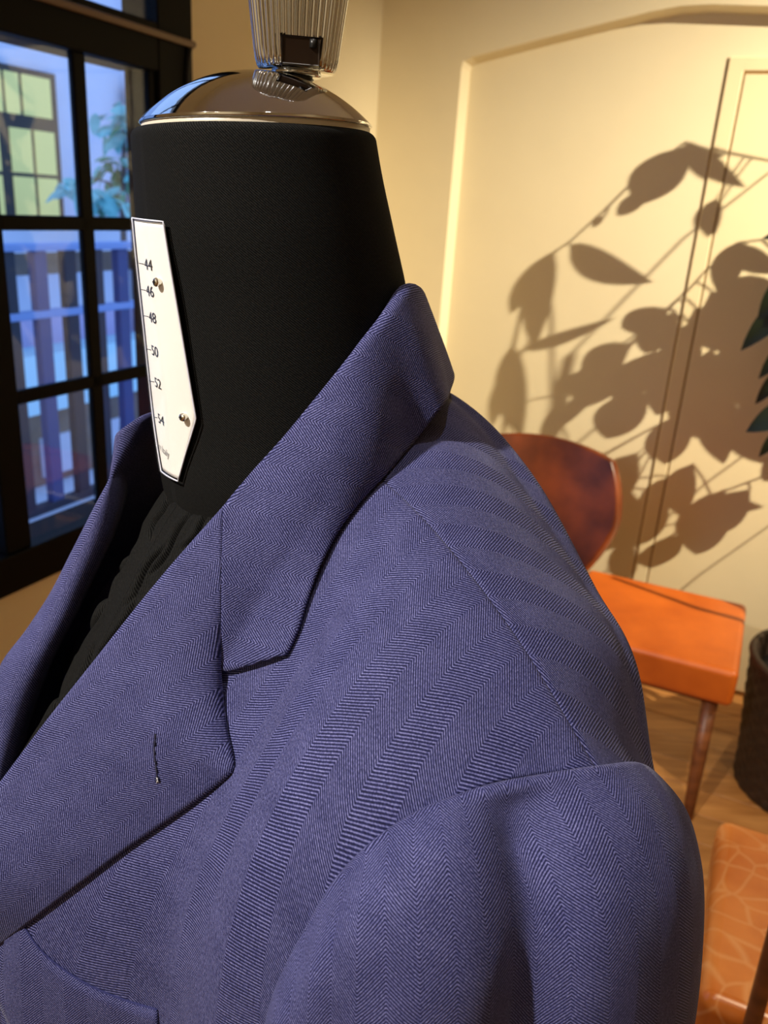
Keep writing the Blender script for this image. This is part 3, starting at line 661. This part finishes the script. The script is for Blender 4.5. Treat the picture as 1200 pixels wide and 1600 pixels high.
def polyline(pts, n, corner=None):
    pts = np.array(pts, float); d = np.concatenate([[0], np.cumsum(np.linalg.norm(np.diff(pts, axis=0), axis=1))]); t = np.linspace(0, d[-1], n)
    return np.stack([np.interp(t, d, pts[:, k]) for k in range(pts.shape[1])], -1)
def smooth_line(pts, n):
    pts = np.array(pts, float); d = np.concatenate([[0], np.cumsum(np.linalg.norm(np.diff(pts[:, :2], axis=0), axis=1))]); return spl(np.linspace(0, d[-1], n), d, pts)
def base_depth(x, y, fallback):
    h = hit(x, y); return fallback if h is None else h
def blur(A, k, ax):
    for _ in range(k):
        B_ = A.copy(); sl = [slice(None)]*A.ndim
        s0, s1, s2 = sl[:], sl[:], sl[:]; s0[ax] = slice(0, -2); s1[ax] = slice(1, -1); s2[ax] = slice(2, None)
        B_[tuple(s1)] = .25*A[tuple(s0)]+.5*A[tuple(s1)]+.25*A[tuple(s2)]; A = B_
    return A
def dof(p): return float(project(bw(np.array(p)))[2])
def fold_rows(G, r, under, k=7, down=None):
    """rows to put before row 0 of G: fabric rolls over a rounded fold and returns underneath"""
    e = G[3]-G[0]; e /= np.linalg.norm(e, axis=-1, keepdims=True)
    tn = np.gradient(G[0], axis=0); nn = np.cross(tn, e); nn /= np.linalg.norm(nn, axis=-1, keepdims=True)
    c = (CAM-G[0]) if down is None else (G[0]-bw(np.array([0, .004, 0])))*np.array([1, 1, 0]); nn *= np.sign((nn*c).sum(-1))[:, None]; nn = blur(nn, 8, 0); e = blur(e, 8, 0)
    ctr = G[0]-nn*r; rows = []
    for i in range(k, 0, -1):
        a = i/k*math.pi; rows.append(ctr+r*(nn*math.cos(a)-e*math.sin(a)))
    if under is not None:
        first = ctr-nn*r; rows = [first+(e if down is None else down)*under, first+(e if down is None else down)*under*.5]+rows
    return np.array(rows)
# lapel of the wearer's left side
roll_px = [(349, 803, .060), (262, 905, .050), (172, 1017, .041), (88, 1122, .030), (8, 1228, .020), (-90, 1360, .013), (-180, 1480, .004), (-270, 1590, -.006)]
NSR = 90
roll = smooth_line([(x, y, dof(body_at(x, y, 0, l))) for x, y, l in roll_px], NSR)
OUTER = [(342, 1054), (345, 1075), (349, 1115), (355, 1150), (363, 1180), (366, 1196), (363, 1207), (352, 1218), (300, 1257), (200, 1325), (100, 1400), (0, 1477), (-90, 1546), (-180, 1590), (-272, 1606)]
dd = np.concatenate([[0], np.cumsum(np.linalg.norm(np.diff(np.array(OUTER, float), axis=0), axis=1))])
tq = np.concatenate([np.linspace(0, dd[7], 34), np.linspace(dd[7], dd[-1], NSR-33)[1:]])
outer_px = np.stack([np.interp(tq, dd, np.array(OUTER, float)[:, k]) for k in range(2)], -1)
NT = 26
def patch(rollA, outA, lift, nt, bulge):
    n = len(rollA); D_ = np.empty((nt, n)); X = np.empty((nt, n, 2)); Bd = np.empty((nt, n))
    for j in range(n):
        ro = rollA[j]; ou = outA[j]; bo = hit(*ou[:2]); bo = ro[2] if bo is None else bo
        for i in range(nt):
            t = i/(nt-1); x = ro[:2]+(ou[:2]-ro[:2])*t; X[i, j] = x; b_ = hit(*x); Bd[i, j] = 9. if b_ is None else b_
            D_[i, j] = ro[2]+(bo-lift-ro[2])*t - bulge*math.sin(math.pi*t)
    D2 = np.minimum(D_, Bd-lift)
    D2 = blur(blur(D2, 6, 1), 6, 0); D2[0] = np.minimum(rollA[:, 2], D2[0]+.002)
    D2 = blur(D2, 3, 0)
    return np.array([[P3(X[i, j, 0], X[i, j, 1], D2[i, j]) for j in range(n)] for i in range(nt)])
def planar_uv(G, origin_px, dir_px, G_ref=None):
    """uv on the mean plane of the patch; u runs across the cloth bands, whose direction is given by two pixels"""
    P = G.reshape(-1, 3); c = P.mean(0); _, _, vt = np.linalg.svd(P-c, full_matrices=False); nrm = vt[2]
    def onp(x, y): r = ray(x, y); return CAM+r*((c-CAM)@nrm)/(r@nrm)
    e = onp(*dir_px)-onp(*origin_px); e /= np.linalg.norm(e); w = np.cross(nrm, e)
    o_ = onp(*origin_px); return np.stack([(G-o_)@w, (G-o_)@e], -1)
lap = patch(roll, outer_px, .0026, NT, .004)
LAPUV_O, LAPUV_D = (0, 1330), (330, 1080)
full = np.concatenate([fold_rows(lap, .0045, .035), lap], 0)
lp = gmesh('lapel', bw(wb_(full)), M['wool'], jk, planar_uv(full, LAPUV_O, LAPUV_D), thick=.0022, off=0)
# buttonhole: corded stitching round a slit, with a pale eyelet
def on_grid(G, x, y):
    pr = project(G); d = np.hypot(pr[..., 0]-x, pr[..., 1]-y); i, j = np.unravel_index(np.argmin(d), d.shape); dpt = pr[i, j, 2]; return dpt
def onlap(x, y, up=.0022): return P3(x, y, on_grid(lap, x, y)-up)
ln = smooth_line([(243, 1147, 0), (241, 1175, 0), (244, 1200, 0), (246, 1222, 0)], 24)[:, :2]
bh = tube('buttonhole', [onlap(x, y, .0014) for x, y in ln], .00040, M['thread'], lp, 6)
for k in range(30):
    t = k/29*23; i = int(min(t, 22)); x, y = ln[i]+(ln[i+1]-ln[i])*(t-i)
    tube('stitch', [onlap(x-2.2, y-.6, .0012), onlap(x, y, .0020), onlap(x+2.2, y+.6, .0012)], .00016, M['thread'], bh, 4)
for k in range(7):
    a = k*.9; tube('eyelet_stitch', [onlap(246+4*math.cos(a), 1219+5*math.sin(a), .0014), onlap(246, 1219, .0026)], .00028, M['thread_pale'] if k in (1, 2, 5) else M['thread'], bh, 4)
# collar: fold line around the neck, outer edge on the shoulders
fold_px = [(349, 803), (400, 740), (444, 692), (504, 622), (562, 556), (600, 512), (634, 462)]
fold_b = []
for x, y in fold_px:
    best = None
    for d in np.linspace(.3, .62, 1281):
        p = wb_(P3(x, y, d)); rr_ = neck_ring(p[2], 4); c0 = (rr_[0, 1]+rr_[2, 1])/2; R_ = (rr_[0, 1]-rr_[2, 1])/2
        if math.hypot(p[0], p[1]-c0) < R_+.0075+.004*sstep(0, -.06, p[2]): best = p; break
    if best is None:
        ds = np.linspace(.3, .62, 641); ps_ = [wb_(P3(x, y, d)) for d in ds]; best = min(ps_, key=lambda p: math.hypot(p[0], p[1]))
    fold_b.append(best)
fold_b[0] = body_at(349, 803, 0, .060)
fold_b += [np.array([.030, -.0770, .0240]), np.array([0, -.0830, .0210])]
fold_b = np.array(fold_b)
out_px = [(595, 747), (640, 690), (680, 648)]
out_b = []
for x, y in [(448, 1022), (456, 1006), (466, 983), (478, 945), (491, 908), (507, 870), (527, 830), (558, 787), (595, 747), (645, 690)]:
    h = hit(x, y); out_b.append(wb_(P3(x, y, h-.0045)))
out_b += [body_at(684, 642, 1, -.040), body_at(701, 612, 1, -.072), np.array([.032, -.104, -.016]), np.array([0, -.107, -.014])]
out_b = np.array(out_b)
notch = wb_(P3(342, 1054, hit(342, 1054)-.0034))
NCS = 120
def arcs(P): return np.concatenate([[0], np.cumsum(np.linalg.norm(np.diff(P, axis=0), axis=1))])
fs = arcs(fold_b); fold_c = spl(np.linspace(0, fs[-1], NCS), fs, fold_b)
os_ = arcs(out_b); tt = np.linspace(0, 1, NCS)
out_c = spl(tt*os_[-1], os_, out_b)
NCT = 30
Gc = np.empty((NCT, NCS, 3)); up = np.array([0, 0, 1.])
front_edge = polyline([fold_b[0], notch, out_b[0]], NCT)
na_ = int(NCT*.70)
front_edge = np.concatenate([polyline([fold_b[0], notch], na_), polyline([notch, out_b[0]], NCT-na_+1)[1:]], 0)
front_edge[:na_] = polyline(wb_(lap[:, 0]), na_)
for i in range(NCT):
    t = i/(NCT-1); base = fold_c+(out_c-fold_c)*t
    # outward bulge: away from the neck axis
    ctr = np.array([0, -.0, 0]); dirn = base.copy(); dirn[:, 2] = 0; dirn /= np.linalg.norm(dirn, axis=1, keepdims=True); dirn = dirn*.75+up*.66
    base = base+dirn*(.0065*math.sin(math.pi*t)**.8)*(1-.85*sstep(.35, .62, tt))[:, None]
    wgt = (1-np.linspace(0, 1, NCS)/.30).clip(0, 1)[:, None]**1.6
    base = base+(front_edge[i]-base[0])*wgt
    Gc[i] = base
# keep the collar above the cloth below
Wc = bw(Gc)
for i in range(NCT):
    for j in range(NCS):
        pr = project(Wc[i, j]); h = hit(pr[0], pr[1])
        if h is not None and pr[2] > h-.0042 and pr[2] < h+.03: Wc[i, j] = P3(pr[0], pr[1], h-.0042)
Wc[1:-1] = blur(blur(Wc, 3, 0), 3, 1)[1:-1]
down = np.array([0, 0, -1.])
fullc = np.concatenate([fold_rows(Wc, .0032, .032, down=down), Wc], 0)
# mirrored half joins at the centre back
b_half = wb_(fullc); mir = b_half[:, 34:][:, ::-1].copy(); mir[..., 0] *= -.93; whole = np.concatenate([b_half, mir[:, 1:]], 1)
cuv = planar_uv(fullc[:, :90], (330, 870), (480, 905)); cs = arcs(fold_c)
e_all = planar_uv(bw(whole), (330, 870), (480, 905))
P_ = fullc.reshape(-1, 3)
def fan_uv(G):
    n, m = G.shape[:2]; u = np.concatenate([[0], np.cumsum(np.linalg.norm(np.diff(G[n//2+6], axis=0), axis=1))])[None].repeat(n, 0); v = arclen(G); return np.stack([u, v], -1)
pf_uv = planar_uv(fullc[:, :80], (330, 880), (480, 912))
fuv = fan_uv(bw(whole))
cw = bw(whole); nrm_c = cw[:, :70].reshape(-1, 3); c0 = nrm_c.mean(0); _, _, vt = np.linalg.svd(nrm_c-c0, full_matrices=False); nn_ = vt[2]
def onpl(x, y): r = ray(x, y); return CAM+r*((c0-CAM)@nn_)/(r@nn_)
e_ = onpl(480, 916)-onpl(330, 880); e_ /= np.linalg.norm(e_); w_ = np.cross(nn_, e_)
cuv = np.stack([(cw-c0)@w_, (cw-c0)@e_], -1)
gmesh('collar', cw, M['wool'], jk, cuv, thick=.0022, off=0)
# far lapel of the wearer's right side, rolled over toward the chest
inner_b = [np.array(p) for p in ((-.060, .070, -.066), (-.046, .0800, -.1), (-.043, .108, -.155), (-.042, .135, -.2), (-.040, .154, -.245), (-.03, .172, -.32), (-.01, .18, -.45))]
crest_px = [(240, 640, -.058), (205, 700, -.052), (160, 770, -.052), (117, 850, -.058), (75, 930, -.066), (38, 985, -.066), (0, 1035, -.066)]
crest_b = [body_at(x, y, 0, l) for x, y, l in crest_px]+[np.array(p) for p in ((-.052, .160, -.24), (-.035, .172, -.31), (-.02, .178, -.42))]
NFR = 80
ib = np.array(inner_b); inner_c = spl(np.linspace(0, arcs(ib)[-1]*.86, NFR), arcs(ib), ib); cbp = np.array(crest_b); crest_c = spl(np.linspace(0, arcs(cbp)[-1], NFR), arcs(cbp), cbp)
far = crest_c+np.array([-.040, -.050, -.045]); far[:, 0] = np.maximum(far[:, 0], -.13)
rows = []
for a in np.linspace(0, 1, 10): rows.append(inner_c+(crest_c-inner_c)*(1-math.cos(a*math.pi/2))*1.0*a**.2+ (np.array([.004, .010, .004])*math.sin(a*math.pi))[None])
for a in np.linspace(.08, 1, 16): rows.append(crest_c+(far-crest_c)*a + (np.array([-.001, .003, .001])*math.sin(a*math.pi))[None])
rows = [inner_c+np.array([-.02, -.012, 0])]+rows
RL = bw(blur(np.array(rows), 2, 0))
gmesh('lapel', RL, M['wool'], jk, np.stack([arclen(RL), np.broadcast_to(arcs(RL[8])[None], RL.shape[:2])], -1), thick=.0022, off=0, flip=True)
# breast pocket welt
wt = [(14, 1405), (40, 1452), (62, 1483), (95, 1512), (140, 1540), (190, 1561), (246, 1578)]
wt_b = [(0, 1570), (36, 1640), (70, 1680), (110, 1720), (150, 1745), (200, 1770), (255, 1790)]
top = smooth_line([(x, y, 0) for x, y in wt], 50)[:, :2]; bot = smooth_line([(x, y, 0) for x, y in wt_b], 50)[:, :2]
rows = []
for i in range(12):
    t = i/11; rows.append([P3(*(a+(b-a)*t), base_depth(*(a+(b-a)*t), .38)-(.0024 if i else .0018)) for a, b in zip(top, bot)])
PG = np.array(rows)
for _ in range(3): PG[:, 1:-1] = blur(PG, 1, 1)[:, 1:-1]
pk = gmesh('breast_pocket', PG, M['wool'], jk, planar_uv(PG, (245, 1580), (250, 1680)), thick=.0016, off=0)
tube('pocket_edge', [P3(x, y, base_depth(x, y, .38)-.0019) for x, y in top[6:]], .0006, M['wool'], pk, 6)

# ================================================================== FURNITURE
def cushion(name, s0, s1, q0, q1, z0, z1, mat, parent, bev, seg=5):
    return rbox(name, s0, s1, q0, q1, z0, z1, mat, parent, bev, seg)
st = tag(empty('leather_stool', RW(1.2, -.46, 0)), 'square stool with smooth orange leather seat and walnut legs by the cream door', 'stool')
cushion('seat', .96, 1.437, -.70, -.24, .345, .45, M['orange'], st, .018)
rbox('apron', 1.0, 1.40, -.655, -.285, .32, .347, M['legwood'], st, .004)
def leg(parent, s, q, z, ds, dq, r=.021):
    return tube('leg', [RW(s, q, z), RW(s+ds*.5, q+dq*.5, z*.5), RW(s+ds, q+dq, 0.002)], [r, r*.88, r*.66], M['legwood'], parent, 12)
for s, q, ds, dq in ((1.385, -.645, .01, -.08), (1.385, -.30, .01, .03), (1.01, -.645, -.02, -.06), (1.01, -.30, -.02, .03)): leg(st, s, q, .34, ds, dq)
# brown leather chair behind
ch = tag(empty('leather_chair', RW(.72, -.55, 0)), 'brown leather chair with rounded backrest standing against the back wall', 'chair')
nb = 40; rowsF = []
def back_shape(t, v):                 # t across -1..1, v height 0..1
    v = v*2-1; x = t*math.sqrt(1-.34*v*v); y = v*math.sqrt(1-.30*t*t)
    s = .765+x*.268*(1-.22*max(0, -y)**1.2); z = .635+(y*.215 if y > 0 else y*.23)
    return s, -.262+.05*y-.04*x*x, z
G = np.empty((22, nb, 3))
for i in range(22):
    for j in range(nb): s, q, z = back_shape(j/(nb-1)*2-1, i/21); G[i, j] = RW(s, q, z)
bk = gmesh('backrest', G, M['brown'], ch, thick=.045, off=0); bvm = bk.modifiers.new('round', 'BEVEL'); bvm.width = .016; bvm.segments = 3; bvm.limit_method = 'ANGLE'
cushion('seat', .55, .93, -.70, -.285, .40, .465, M['brown'], ch, .02)
for s, q, ds, dq in ((.58, -.66, -.01, -.04), (.90, -.66, .01, -.04), (.60, -.30, -.01, .04), (.88, -.30, .01, .04)): leg(ch, s, q, .41, ds, dq, .018)
for s in (.69, .86): tube('back_post', [RW(s, -.25, .42), RW(s, -.205, .60)], .012, M['legwood'], ch, 8)
# tan cracked leather armchair at the lower right
ac = tag(empty('leather_armchair', RW(1.72, -1.5, 0)), 'armchair with cracked glossy tan leather seat in the lower right corner', 'armchair')
cushion('seat', 1.432, 1.95, -1.70, -1.25, .33, .425, M['tan'], ac, .026)
rbox('seat_frame', 1.445, 1.97, -1.73, -1.24, .27, .332, M['legwood'], ac, .006)
cushion('backrest', 1.95, 2.03, -1.69, -1.26, .40, .85, M['tan'], ac, .03)
for s, q in ((1.47, -1.69), (1.47, -1.27), (1.95, -1.69), (1.95, -1.27)): leg(ac, s, q, .28, .01, 0, .022)
pa, pb_ = RW(*room_at(1172, 1612, 1, -1.735)), RW(*room_at(1208, 1478, 1, -1.735))
tube('arm_post', [pa-(pb_-pa)*.6, pa, pb_, pb_+(pb_-pa)*.5], .012, M['legwood'], ac, 10)
tp_ = pb_+(pb_-pa)*.5; tube('arm_rest', [tp_, tp_+EE*.2, RW(1.99, -1.735, tp_[2]-.02)], .015, M['legwood'], ac, 10)
tube('arm_rail', [RW(1.60, -1.20, .30), RW(1.60, -1.20, .60), RW(1.75, -1.20, .63), RW(1.98, -1.20, .62)], .016, M['legwood'], ac, 10)
# basket planter
bc = RW(1.695, -.42, 0)
bk_ = tag(empty('wicker_basket', bc), 'dark woven wicker basket planter on the floor beside the orange stool', 'basket')
def weave(t, z): return 1+.014*math.sin(2*math.pi*26*t)*math.sin(z*2*math.pi/.045)
prof = [(.200+.028*sstep(0, 1, k/46), .004+.40*k/46) for k in range(47)]; prof += [(.222, .404), (.212, .39), (.206, .33)]
lathe('basket_body', prof, bc, M['wicker'], bk_, 156, weave, True)
for zr_ in (.398,):
    tube('rim', [bc+np.array([.226*math.cos(a), .226*math.sin(a), zr_]) for a in np.linspace(0, 2*math.pi, 49)], .011, M['wicker'], bk_, 8)
lathe('soil', [(.01, .342), (.206, .340), (.206, .330), (.01, .328)], bc, M['soil'], bk_, 40)
# the plant: stems from the basket, large drooping leaves between the wall lamp and the wall
pl = tag(empty('potted_plant', bc+np.array([0, 0, .343])), 'tall potted plant with long dark green leaves reaching in at the right edge', 'plant')
lmA = leaf_mesh('plant_leaf_long', .20, .062, M['leaf'], .12, 8); lmB = leaf_mesh('plant_leaf_broad', .19, .080, M['leaf'], .12, 8); lmN = leaf_mesh('plant_leaf_narrow', .20, .034, M['leaf'], .10, 8)
tops = [bc+np.array([.0, 0, 1.75]), bc+EE*.10+np.array([0, 0, 1.45]), bc-EW*.12+np.array([0, 0, 1.2])]
TRUNK, STEMS, BASES = [], [], []
for i, tp in enumerate(tops):
    b0 = bc+EE*.03*(i-1)+np.array([0, 0, .33]); TK = [b0, b0*.6+tp*.4+EW*.02, b0*.25+tp*.75-EW*.015, tp]; TRUNK += [TK[a]+(TK[a+1]-TK[a])*t for a in range(3) for t in np.linspace(0, 1, 12)]
    tube('trunk', TK, [.014, .012, .010, .006], M['stem'], pl, 8)
def wallp(x, y): a = room_at(x, y, 1, NDEP-.015); return RW(*a)
def shadow_leaf(x0, y0, x1, y1, lam, broad, stem=True):
    """leaf whose shade falls on the wall between two points of the wall"""
    a = wallp(x0, y0); b = wallp(x1, y1)
    while True:
        p0 = a+(WALL_LIGHT-a)*lam; p1 = b+(WALL_LIGHT-b)*lam
        if min(project(p0)[0], project(p1)[0]) > 1222 or lam > .5: break
        lam += .01
    Ln = np.linalg.norm(p1-p0); me = (lmA, lmB, lmN)[broad]; L0 = .19 if broad == 1 else .20
    put_leaf('leaf', me, p0, p1-p0, -EW+EE*random.uniform(0, .5)+np.array([0, 0, random.uniform(-.2, .3)]), pl, Ln/L0)
    BASES.append(p0); return p0
def twig(pts, lam, r=.0022):
    P = []
    for x, y in pts:
        a = wallp(x, y); k = lam
        while project(a+(WALL_LIGHT-a)*k)[0] < 1225 and k < .5: k += .01
        P.append(a+(WALL_LIGHT-a)*k)
    j0 = min(TRUNK, key=lambda t: np.linalg.norm(t+np.array([0, 0, .12])-P[0])); P = [j0, (j0+P[0])/2+np.array([0, 0, .03])]+P
    STEMS.extend(P[a]+(P[a+1]-P[a])*t for a in range(len(P)-1) for t in np.linspace(0, 1, 8))
    tube('twig', P, r, M['stem'], pl, 6)
LEAVES = [  # x0 y0 -> x1 y1 on the wall, share of the way to the lamp, broad?
 (905,375,1003,450,.24,1), (1085,222,985,330,.24,1), (1030,290,960,340,.24,0), (1075,232,1080,262,.24,1), (1085,215,1150,300,.25,0), (1075,225,1130,245,.25,1),
 (1130,305,1100,375,.25,1), (1135,310,1112,370,.25,0), (960,330,930,352,.24,0),
 (880,385,815,560,.22,2), (870,390,790,500,.22,2), (815,530,800,700,.22,2), (830,540,950,505,.22,2), (820,560,750,680,.22,2),
 (1170,372,1110,470,.2,1), (1160,380,1215,430,.2,1), (1175,375,1130,440,.2,0),
 (1060,475,960,520,.2,1), (1070,480,1000,560,.2,1), (1095,475,1150,560,.2,1), (1120,450,1190,560,.2,1), (1150,430,1240,520,.2,1), (1085,500,1060,620,.2,1),
 (1000,530,890,600,.2,1), (980,545,900,650,.2,1), (1040,540,960,640,.2,1), (1090,560,1010,660,.2,1), (1120,540,1110,680,.2,1), (1160,520,1150,660,.2,1), (1190,500,1210,640,.2,1), (940,570,870,620,.2,1), (950,590,860,680,.2,2), (1020,600,930,700,.2,1), (900,610,840,720,.2,2),
 (1080,640,1020,740,.2,1), (1140,620,1110,740,.2,1), (1190,610,1180,740,.2,1), (1060,600,1170,700,.2,1),
 (1180,760,1080,850,.19,1), (1110,770,1185,800,.19,1), (1140,760,1060,890,.19,1), (1060,740,1000,830,.19,1), (1010,700,930,800,.19,1), (960,700,880,790,.19,1), (1090,720,1040,820,.19,1), (1040,760,980,870,.19,1), (1000,760,930,880,.19,1), (930,720,860,840,.19,2), (900,680,830,780,.19,2),
 (1060,830,1010,900,.19,1), (1000,830,960,930,.19,0), (1230,600,1220,720,.2,1), (1240,480,1260,600,.2,1), (1250,700,1180,760,.2,1),
]
for L_ in LEAVES: shadow_leaf(*L_)
twig([(1230, 250), (1150, 235), (1085, 215), (1010, 270), (960, 320), (905, 370), (868, 395)], .23)
twig([(868, 395), (830, 470), (810, 560), (795, 720)], .22); twig([(1260, 430), (1200, 370), (1160, 375), (1110, 420), (1060, 475), (1000, 520), (930, 570), (880, 640)], .2)
twig([(1290, 620), (1200, 600), (1110, 620), (1020, 700), (940, 800)], .195); twig([(1230, 250), (1290, 330), (1340, 480)], .23); twig([(1290, 760), (1200, 740), (1120, 770), (1050, 840)], .19)
# leaves that stand in view at the right edge
def view_leaf(x0, y0, x1, y1, q, broad, q2=None):
    p0 = RW(*room_at(x0, y0, 1, q)); p1 = RW(*room_at(x1, y1, 1, q if q2 is None else q2)); Ln = np.linalg.norm(p1-p0); me = lmB if broad else lmA
    put_leaf('leaf', me, p0, p1-p0, CAM-p0+np.array([0, 0, .6]), pl, Ln/(.19 if broad else .20)); BASES.append(p0)
for a in ((1245,455,1155,548,-.35,0), (1240,360,1190,372,-.35,0), (1250,520,1183,592,-.38,0), (1235,568,1178,632,-.34,0), (1260,625,1163,674,-.38,1), (1225,668,1184,715,-.36,0), (1250,420,1182,500,-.4,1), (1260,560,1190,570,-.3,0), (1260,640,1200,700,-.33,1)): view_leaf(*a)
VT = [RW(*room_at(x, y, 1, -.37)) for x, y in ((1300, 700), (1262, 640), (1252, 540), (1250, 450), (1246, 362))]
j0 = min(TRUNK, key=lambda t: np.linalg.norm(t-VT[0])); VT = [j0]+VT
STEMS.extend(VT[a]+(VT[a+1]-VT[a])*t for a in range(len(VT)-1) for t in np.linspace(0, 1, 8)); tube('twig', VT, .0035, M['stem'], pl, 6)
for p0 in BASES:                          # leaf stalks
    j0 = min(STEMS+TRUNK, key=lambda t: np.linalg.norm(t-p0)); d = np.linalg.norm(j0-p0)
    if d > .004: tube('stalk', [j0, (j0+p0)/2+np.array([0, 0, .06*d]), p0], .0016, M['stem'], pl, 5)
